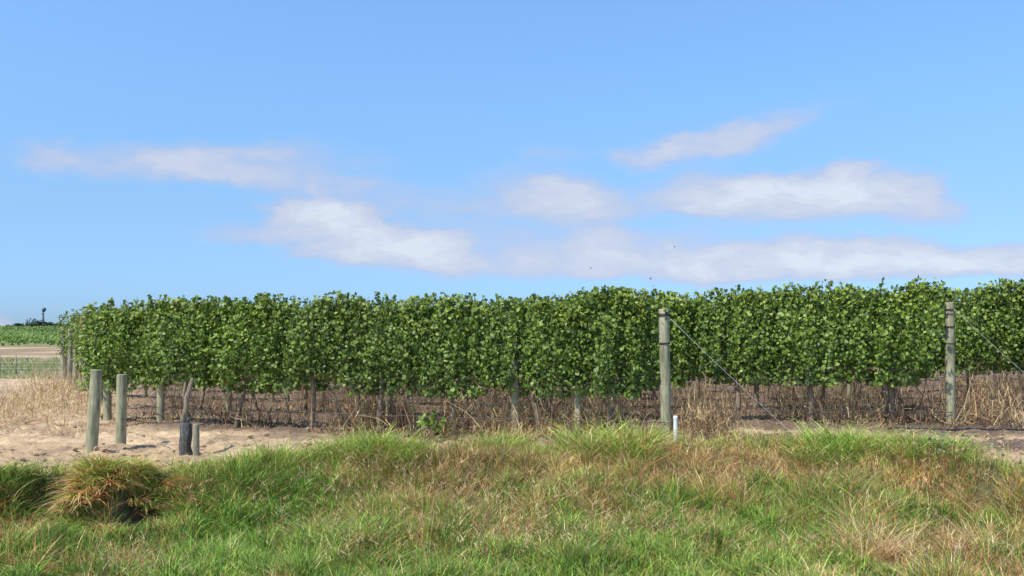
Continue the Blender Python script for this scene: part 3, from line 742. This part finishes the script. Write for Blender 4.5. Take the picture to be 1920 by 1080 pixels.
# ------------------------------------------------------------------ wires and pipes
def line(name, pts, r, mat, label, cat, group=None, n=5):
    bm = bmesh.new(); tube(bm, pts, r, n); o = obj_bm(name, bm, mat); return tag(o, label, cat, group)
for k, (s0, s1) in enumerate(ROWS[:2]):
    for z, nm in ((.70, 'lower'), (1.30, 'upper')):
        if k == 0 and nm == 'upper': continue
        pts = []
        for i in range(31):
            s = s0+(s1-s0)*i/30; x, y = row_pt(k, s); x -= NRM[0]*.0; y -= NRM[1]*.0
            pts.append((x, y, gz(*row_pt(k, s))+z-.012*math.sin(i*PI/3)**2))
        line('trellis_wire', pts, .0025, M_WIRE, '%s trellis wire strung along the %s vine row' % (nm, ROWN[k]), 'wire', 'trellis wires')
    pts = []
    for i in range(61):
        s = s0+(s1-s0)*i/60; x, y = row_pt(k, s); x -= NRM[0]*.09; y -= NRM[1]*.09
        pts.append((x, y, gz(x, y)*.3+gz(*row_pt(k, s0+(s1-s0)*.5))*.7+.28-.02*math.sin(i*PI/6)**2+.005*math.sin(i*1.3)))
    line('drip_line', pts, .007, M_DUSTPIPE, 'dusty black drip irrigation line hung low along the %s row' % ROWN[k], 'irrigation line', 'drip lines', 6)
# pipe lying on the soil near the right post
pts = []
for i in range(25):
    s = -3.4+i*.18; x, y = row_pt(1, s); x -= NRM[0]*(.42+.03*math.sin(i*.4)); y -= NRM[1]*(.42+.03*math.sin(i*.4)); pts.append((x, y, gz(x, y)+.02))
line('water_pipe', pts, .017, M_DUSTPIPE, 'black water pipe lying on the soil past the foot of the right post', 'pipe', n=8)
# stay wires from the end posts
for k in (0, 1, 2):
    xx, yy = row_pt(k, 0); zz = gz(xx, yy)
    for j, (u, dy) in enumerate(((1.75, 0.0),)):
        ex, ey = row_pt(k, -u)
        pts = [(xx+(ex-xx)*t-.03*0, yy+(ey-yy)*t-.08*(1-t), zz+1.70*(1-t)+(gz(ex, ey)-zz)*t-.02*math.sin(t*PI)) for t in np.linspace(0, 1, 12)]
        line('stay_wire', pts, .0023, M_WIRE, ['slanting stay wire from the tallest post down to the right', 'slanting stay wire from the right tall post towards the frame edge', 'stay wire of the third row beyond the right edge'][k], 'wire', 'stay wires')
# wire of the old fence by the short posts
p1 = (wp(232, 12.0), 11.95); p2 = (wp(348, 11.05), 11.0)
pts = [(p1[0]+(p2[0]-p1[0])*t, p1[1]+(p2[1]-p1[1])*t, .36+(.41-.36)*t-.03*math.sin(t*PI)) for t in np.linspace(0, 1, 10)]
line('fence_wire', pts, .006, M_BAND, 'dark wire from the short upright post to the dark stump', 'wire')

# stray green shoot low in the weeds (photo centre-left)
v, t_ = place_leaves(RS.normal(0, 1, (46, 3))*np.array((.11, .05, .07))+np.array((0, 0, .30)), RS.normal(0, 1, (46, 3))+np.array((0, -.8, .8)), RS.uniform(.05, .09, 46), np.stack([RS.normal(0, 1, 46), RS.normal(0, 1, 46), -np.ones(46)], 1))
d = 12.2; rt_ = empty('vine_sucker', (wp(812, d), d, gz(wp(812, d), d))); mesh_np('foliage', v, t_, M_LEAF, parent=rt_)
bm = bmesh.new(); tube(bm, [(-.1, .02, -.05), (-.05, 0, .15), (.05, 0, .30), (.16, 0, .36)], [.009, .007, .005, .003], 6); obj_bm('cane', bm, M_BARK, rt_); tag(rt_, 'small leafy green vine sucker low among the brown weeds', 'shoot')
# small broad leaved weeds on the bank
def broad_weed(px, d, w, h, n, seed, label):
    rs = np.random.RandomState(seed); x = wp(px, d)
    root = empty('broadleaf_weed', (x, d, gz(x, d))); tag(root, label, 'weed')
    P = np.stack([rs.normal(0, w, n), rs.normal(0, w*.7, n), .08+h*rs.rand(n)], 1)
    v, t_ = place_leaves(P, rs.normal(0, .8, (n, 3))+np.array((-.2, -.5, .9)), rs.uniform(.018, .045, n), rs.normal(0, 1, (n, 3)))
    mesh_np('foliage', v, t_, M_PALELEAF, parent=root)
    bm = bmesh.new()
    for i in range(7):
        a_ = rs.choice(n); tube(bm, [(rs.normal(0, .03), rs.normal(0, .03), -.03), tuple(P[a_]*np.array((.5, .5, .6))), tuple(P[a_])], [.004, .003, .002], 5)
    obj_bm('stem', bm, M_CANE, root)
broad_weed(1790, 9.85, .26, .22, 110, 1, 'weed with small pale leaves in the grass below the right post')
# pale stone at the lower left
tv, tf = blob_template(3)
sv = tv*np.array((.055, .045, .034))*(1+.35*(fbm(tv[:, 0]*1.6+5, tv[:, 1]*1.6+tv[:, 2]*1.3+5, 3, 3)-.5))[:, None]
o = mesh_np('stone', sv, tf, M_STONE, smooth=True); d = 7.65; xx = wp(318, d); o.location = (xx, d, gz(xx, d)+.055); tag(o, 'small pale stone in the bare spot at lower left', 'stone')

# ------------------------------------------------------------------ the far side, left
def wire_fence():
    root = empty('wire_fence', (-25, 45, 0))
    xs = [-40, -36.5, -33, -29.5, -27.0, -26.15, -22.5, -19, -15]
    for x in xs:
        z = gz(x, 45); bm = bmesh.new(); tube(bm, [(x+25, 0, z-.1), (x+25, 0, z+1.0)], .035, 8); obj_bm('fence_post', bm, M_OLDPOST, root)
    for h in (.3, .6, .9):
        bm = bmesh.new(); tube(bm, [(x+25, -.04, gz(x, 45)+h) for x in np.linspace(-40, -15, 26)], .006, 4); obj_bm('wire', bm, M_WIRE, root)
    tag(root, 'low grey post and wire fence across the far grass at left', 'fence')
wire_fence()
# pasture strip grass behind the fence
n = 26000; x = RS.uniform(-52, -12, n); y = RS.uniform(36, 76, n); keep = RS.rand(n) < fbm(x*.4, y*.2, 3, 77)*1.3; x, y = x[keep], y[keep]; n = len(x)
v, t_, c_ = blades(np.stack([x, y, ground(x, y)], 1), RS.uniform(.10, .30, n), RS.uniform(.02, .05, n), RS.rand(n)*6.28, RS.uniform(0, .8, n), RS.uniform(0, .8, n), RS.uniform(0, .3, n), pick(n, [GREEN*.8, YGREEN*.5, TAN*.6, DGREEN*1.3], [3, 2, 2.2, 3]), segs=2)
o = mesh_np('pasture_grass', v, t_, M_GRASS, c_); tag(o, 'faded green grass strip around the far wire fence', 'grass', kind='stuff')

def far_row(d, h, seed, i):
    rs = np.random.RandomState(seed)
    x = np.arange(-d*.95, -d*.28, .16)
    n0 = len(x); m = 3
    x = np.repeat(x, m)+rs.normal(0, .12, n0*m)
    yy = d+.10*(x+d*.5)*0.35+rs.normal(0, .22, len(x))
    z = ground(x, yy)+.25+(h-.25)*rs.rand(len(x))**.8*(.8+.4*fbm(x*.3, x*0+seed, 2))
    P = np.stack([x, yy, z], 1)
    Nn = rs.normal(0, .6, (len(x), 3))+np.array((0, -.7, .7))
    v, t_ = place_leaves(P-np.array((-d*.5, d, 0)), Nn, rs.uniform(.28, .5, len(x)), np.stack([rs.normal(0, 1, len(x)), rs.normal(0, 1, len(x)), -np.ones(len(x))], 1))
    o = mesh_np('far_vine_row', v, t_, M_FARLEAF); o.location = (-d*.5, d, 0)
    labs = ['nearest', 'second nearest', 'third nearest', 'fourth nearest', 'fifth nearest', 'middle', 'seventh nearest', 'eighth nearest', 'ninth nearest', 'tenth nearest', 'second farthest', 'farthest']
    tag(o, 'distant green vine row on the slope at left, %s of the twelve' % labs[i], 'vine row', 'distant vine rows')
fd = [142, 147, 152, 158, 166, 186, 192, 199, 220, 228, 262, 290]
for i, dd in enumerate(fd): far_row(dd, 1.7, 500+i, i)

def far_tree(px, d, w, h, seed, label, base=0):
    h = h*1.45; w = w*1.15; rs = np.random.RandomState(seed); x = wp(px, d); z0 = gz(x, d)
    root = empty('bush', (x, d, z0)); tag(root, label, 'bush', 'dark bushes on the skyline')
    bm = bmesh.new(); tube(bm, [(0, 0, -.3), (.1, 0, h*.3), (.0, 0, h*.6)], [.22, .16, .08], 7)
    tube(bm, [(.05, 0, h*.25), (w*.2, 0, h*.6)], [.12, .05], 6); tube(bm, [(.05, 0, h*.25), (-w*.2, 0, h*.55)], [.12, .05], 6)
    obj_bm('trunk', bm, M_BARK, root)
    n = 900; cl = [(rs.uniform(-w, w), rs.uniform(-.8, .8), h*rs.uniform(.2, .72), rs.uniform(.28, .5)*h) for _ in range(11)]
    P = []
    for _ in range(n):
        cx, cy, cz, cr = cl[rs.randint(len(cl))]; v3 = rs.normal(0, 1, 3); v3 /= np.linalg.norm(v3)
        fall = 1-.5*abs(cx)/w
        P.append((cx+v3[0]*cr, cy+v3[1]*cr, max(.05, cz*fall+v3[2]*cr*.8*fall)))
    P = np.array(P); Nn = rs.normal(0, 1, (n, 3))+np.array((0, -.4, .6))
    v, t_ = place_leaves(P, Nn, rs.uniform(.35, .6, n), rs.normal(0, 1, (n, 3)))
    mesh_np('crown', v, t_, M_TREELEAF, parent=root)
far_tree(20, 335, 3.5, 2.0, 1, 'low dark bush at the left end of the skyline clump')
far_tree(38, 338, 3.2, 2.5, 2, 'low rounded dark bush left of the highest bush on the skyline')
far_tree(62, 340, 3.6, 3.4, 3, 'highest dark bush on the skyline, just left of the mast')
far_tree(78, 342, 3.4, 2.9, 4, 'dark bush at the foot of the distant mast')
far_tree(95, 338, 3.2, 2.3, 5, 'low dark bush right of the distant mast')
far_tree(112, 336, 2.6, 2.1, 6, 'dark bush touching the left end of the vine canopy')
far_tree(-20, 336, 4, 2.3, 7, 'dark bush beyond the left edge of the photo')
# mast with a bulky head
mx_, my_ = wp(81, 340), 340; root = empty('mast', (mx_, my_, gz(mx_, my_))); tag(root, 'thin distant mast with a small bulky head above dark bushes', 'mast')
bm = bmesh.new(); tube(bm, [(0, 0, -.3), (0, 0, 8.0)], [.42, .3], 10); obj_bm('pole', bm, M_MAST, root)
bm = bmesh.new()
tube(bm, [(.1, 0, 7.3), (.25, 0, 7.9), (.5, 0, 8.5), (.6, 0, 8.9)], [.45, .75, .7, .35], 10)
tube(bm, [(0, 0, 6.2), (-.35, 0, 6.5), (-.4, 0, 6.9)], [.35, .38, .2], 8); obj_bm('antenna_head', bm, M_MAST, root)

# ------------------------------------------------------------------ birds
def bird(px, py, d, span, rz, label):
    bm = bmesh.new()
    tube(bm, [(0, -.5*span*.55, 0), (0, -.1*span, .01), (0, .18*span, .01), (0, .30*span, 0)], [span*.01, span*.075, span*.07, span*.02], 8)
    for sg in (-1, 1):
        a_ = [bm.verts.new(p) for p in ((sg*.04*span, .12*span, .02*span), (sg*.26*span, .16*span, .13*span), (sg*.5*span, .02*span, .10*span), (sg*.26*span, .0, .12*span), (sg*.04*span, -.10*span, .02*span))]
        bm.faces.new(a_)
    o = obj_bm('bird', bm, M_BIRD, smooth=False); o.location = (wp(px, d), d, E+(HZ-py)/F*d); o.rotation_euler = (.2, .5, rz); tag(o, label, 'bird', 'birds over the vineyard')
bird(1108, 503, 60, .34, .8, 'tiny dark bird in the sky, lowest cloud, above the middle of the vines')
bird(1220, 523, 45, .24, 2.0, 'tiny dark bird just above the vine tops')
bird(1265, 463, 80, .34, 1.2, 'tiny faint bird, highest of the three')

# ------------------------------------------------------------------ camera
cam = bpy.data.cameras.new('camera'); co = bpy.data.objects.new('camera', cam); link(co)
co.location = (0, 0, E); co.rotation_euler = (PI/2, 0, 0)
cam.sensor_width = 36; cam.lens = 36*F/1920; cam.shift_y = (HZ-540)/1920
cam.clip_start = .1; cam.clip_end = 6000
sc.camera = co

# ------------------------------------------------------------------ light
SUN_EL, SUN_AZ = 57, 228        # compass style: 0 = +Y, clockwise
el, az = math.radians(SUN_EL), math.radians(SUN_AZ)
sd = Vector((math.sin(az)*math.cos(el), math.cos(az)*math.cos(el), math.sin(el)))
sun = bpy.data.lights.new('sun', 'SUN'); sun.energy = 5.0; sun.angle = math.radians(.53); sun.color = (1, .955, .89)
so = bpy.data.objects.new('sun', sun); link(so); so.rotation_euler = sd.to_track_quat('Z', 'Y').to_euler(); so.location = (-20, -20, 40)

w = bpy.data.worlds.new('World'); sc.world = w; w.use_nodes = True
nt = w.node_tree; nt.nodes.clear(); L = nt.links.new
out = nt.nodes.new('ShaderNodeOutputWorld'); bg = nt.nodes.new('ShaderNodeBackground'); L(bg.outputs[0], out.inputs[0])
sky = nt.nodes.new('ShaderNodeTexSky'); sky.sky_type = 'NISHITA'; sky.sun_disc = False
sky.sun_elevation = el; sky.sun_rotation = az; sky.altitude = 0; sky.air_density = 1.0; sky.dust_density = .4; sky.ozone_density = 2.0
SKY_S = .13
bg.inputs[1].default_value = SKY_S
tc = nt.nodes.new('ShaderNodeTexCoord'); sep = nt.nodes.new('ShaderNodeSeparateXYZ'); L(tc.outputs['Generated'], sep.inputs[0])
at2 = N(nt, 'ShaderNodeMath', operation='ARCTAN2'); L(sep.outputs[0], at2.inputs[0]); L(sep.outputs[1], at2.inputs[1])
asn = N(nt, 'ShaderNodeMath', operation='ARCSINE'); L(sep.outputs[2], asn.inputs[0])
cmb = nt.nodes.new('ShaderNodeCombineXYZ'); L(at2.outputs[0], cmb.inputs[0]); L(asn.outputs[0], cmb.inputs[1])
# wisps: bend the coordinates with noise
def noise(scale, detail, rough, sclv, vec):
    mp = nt.nodes.new('ShaderNodeMapping'); mp.inputs['Scale'].default_value = sclv; L(vec, mp.inputs[0])
    nn = nt.nodes.new('ShaderNodeTexNoise'); nn.inputs['Scale'].default_value = scale; nn.inputs['Detail'].default_value = detail; nn.inputs['Roughness'].default_value = rough
    L(mp.outputs[0], nn.inputs['Vector']); return nn
wn = noise(9, 8, .62, (1, 2.2, 1), cmb.outputs[0])
wsub = N(nt, 'ShaderNodeVectorMath', operation='SUBTRACT'); L(wn.outputs['Color'], wsub.inputs[0]); wsub.inputs[1].default_value = (.5, .5, .5)
wadd = N(nt, 'ShaderNodeVectorMath', operation='MULTIPLY_ADD'); L(wsub.outputs[0], wadd.inputs[0]); wadd.inputs[1].default_value = (.12, .05, 0); L(cmb.outputs[0], wadd.inputs[2])
CL = [  # px, py, rx, ry, tilt(deg), weight
    (100, 285, 95, 42, -6, .30), (450, 285, 270, 32, 3, .40), (360, 325, 230, 34, -2, .42),
    (620, 402, 125, 40, -4, 1.0), (720, 460, 190, 48, -8, .85), (470, 432, 150, 30, 0, .36), (640, 480, 120, 24, 0, .4),
    (1040, 372, 190, 50, -5, .62), (700, 352, 200, 50, -8, .22), (1375, 258, 230, 36, 11, .50), (1210, 285, 130, 26, 4, .34), (1020, 292, 90, 26, 0, .26),
    (1480, 368, 290, 58, -3, .86), (1650, 345, 120, 40, -6, .55), (1720, 395, 110, 34, 0, .35),
    (1350, 488, 480, 42, 0, .62), (1080, 460, 240, 34, 3, .24), (1650, 480, 260, 40, 0, .62), (1900, 488, 130, 36, 0, .72), (1560, 508, 420, 30, 0, .62),
    (900, 505, 260, 34, 0, .34), (8, 596, 60, 16, 0, .45), (1350, 358, 110, 42, 0, .42), (1300, 490, 300, 38, 0, .3), (1110, 385, 80, 30, -6, .3), (1860, 470, 160, 34, 6, .3), (600, 395, 100, 34, -4, .6), (780, 455, 110, 36, -4, .5), (960, 440, 240, 44, 0, .20), (1250, 450, 420, 40, 0, .12), (250, 300, 260, 46, 0, .20), (820, 390, 160, 40, -10, .25), (1180, 440, 160, 26, 0, .35), (720, 300, 60, 20, 0, .14), (560, 335, 160, 26, 0, .35)]
acc = None
for (px, py, rx, ry, tl, wt) in CL:
    a_ = math.atan((px-960)/F); cosf = math.cos(a_)
    e_ = math.atan((HZ-py)/F*cosf)
    mp = nt.nodes.new('ShaderNodeMapping'); mp.vector_type = 'TEXTURE'
    mp.inputs['Location'].default_value = (a_, e_, 0); mp.inputs['Rotation'].default_value = (0, 0, math.radians(tl)); mp.inputs['Scale'].default_value = (rx/F*cosf**2, ry/F*cosf, 1)
    L(wadd.outputs[0], mp.inputs[0])
    ln = N(nt, 'ShaderNodeVectorMath', operation='LENGTH'); L(mp.outputs[0], ln.inputs[0])
    mr = N(nt, 'ShaderNodeMapRange', interpolation_type='SMOOTHSTEP'); L(ln.outputs['Value'], mr.inputs[0])
    mr.inputs[1].default_value = 1.35; mr.inputs[2].default_value = .15; mr.inputs[3].default_value = 0; mr.inputs[4].default_value = wt
    if acc is None: acc = mr.outputs[0]
    else:
        # union: 1-(1-a)(1-b)
        m1 = N(nt, 'ShaderNodeMath', operation='SUBTRACT'); m1.inputs[0].default_value = 1; L(acc, m1.inputs[1])
        m2 = N(nt, 'ShaderNodeMath', operation='MULTIPLY'); L(m1.outputs[0], m2.inputs[0]); L(mr.outputs[0], m2.inputs[1])
        m3 = N(nt, 'ShaderNodeMath', operation='ADD'); L(acc, m3.inputs[0]); L(m2.outputs[0], m3.inputs[1]); acc = m3.outputs[0]
dn = noise(15, 8, .62, (1, 2.2, 1), wadd.outputs[0])
dr = N(nt, 'ShaderNodeMapRange'); L(dn.outputs['Fac'], dr.inputs[0]); dr.inputs[1].default_value = .3; dr.inputs[2].default_value = .7; dr.inputs[3].default_value = .66; dr.inputs[4].default_value = 1.42
cov = N(nt, 'ShaderNodeMath', operation='MULTIPLY'); L(acc, cov.inputs[0]); L(dr.outputs[0], cov.inputs[1])
cr = N(nt, 'ShaderNodeMapRange', interpolation_type='SMOOTHSTEP'); L(cov.outputs[0], cr.inputs[0]); cr.inputs[1].default_value = .03; cr.inputs[2].default_value = .62; cr.inputs[4].default_value = .86
# cloud colour: lavender where thin, near white where thick
cc = ramp(nt, [(0, (.48, .61, .88)), (.35, (.53, .59, .79)), (.7, (.64, .69, .81)), (1, (.76, .82, .89))], cov.outputs[0])
sc1 = N(nt, 'ShaderNodeVectorMath', operation='SCALE'); L(cc.outputs[0], sc1.inputs[0]); sc1.inputs['Scale'].default_value = 1/SKY_S
skt = N(nt, 'ShaderNodeVectorMath', operation='MULTIPLY'); L(sky.outputs[0], skt.inputs[0]); 
gr_ = ramp(nt, [(0, (.23, .37, .68)), (.038, (.265, .40, .68)), (.134, (.40, .505, .63)), (.251, (.53, .69, .79)), (.355, (.62, .80, .92))], sep.outputs[2])
dbl = N(nt, 'ShaderNodeVectorMath', operation='SCALE'); L(gr_.outputs[0], dbl.inputs[0]); dbl.inputs['Scale'].default_value = 2.0
L(dbl.outputs[0], skt.inputs[1])
mix = N(nt, 'ShaderNodeMix', data_type='RGBA'); L(cr.outputs[0], mix.inputs[0]); L(skt.outputs[0], mix.inputs[6]); L(sc1.outputs[0], mix.inputs[7])
L(mix.outputs[2], bg.inputs[0])

sc.view_settings.view_transform = 'Standard'; sc.view_settings.look = 'None'; sc.view_settings.exposure = 0; sc.view_settings.gamma = 1
sc.cycles.max_bounces = 6; sc.cycles.transparent_max_bounces = 4
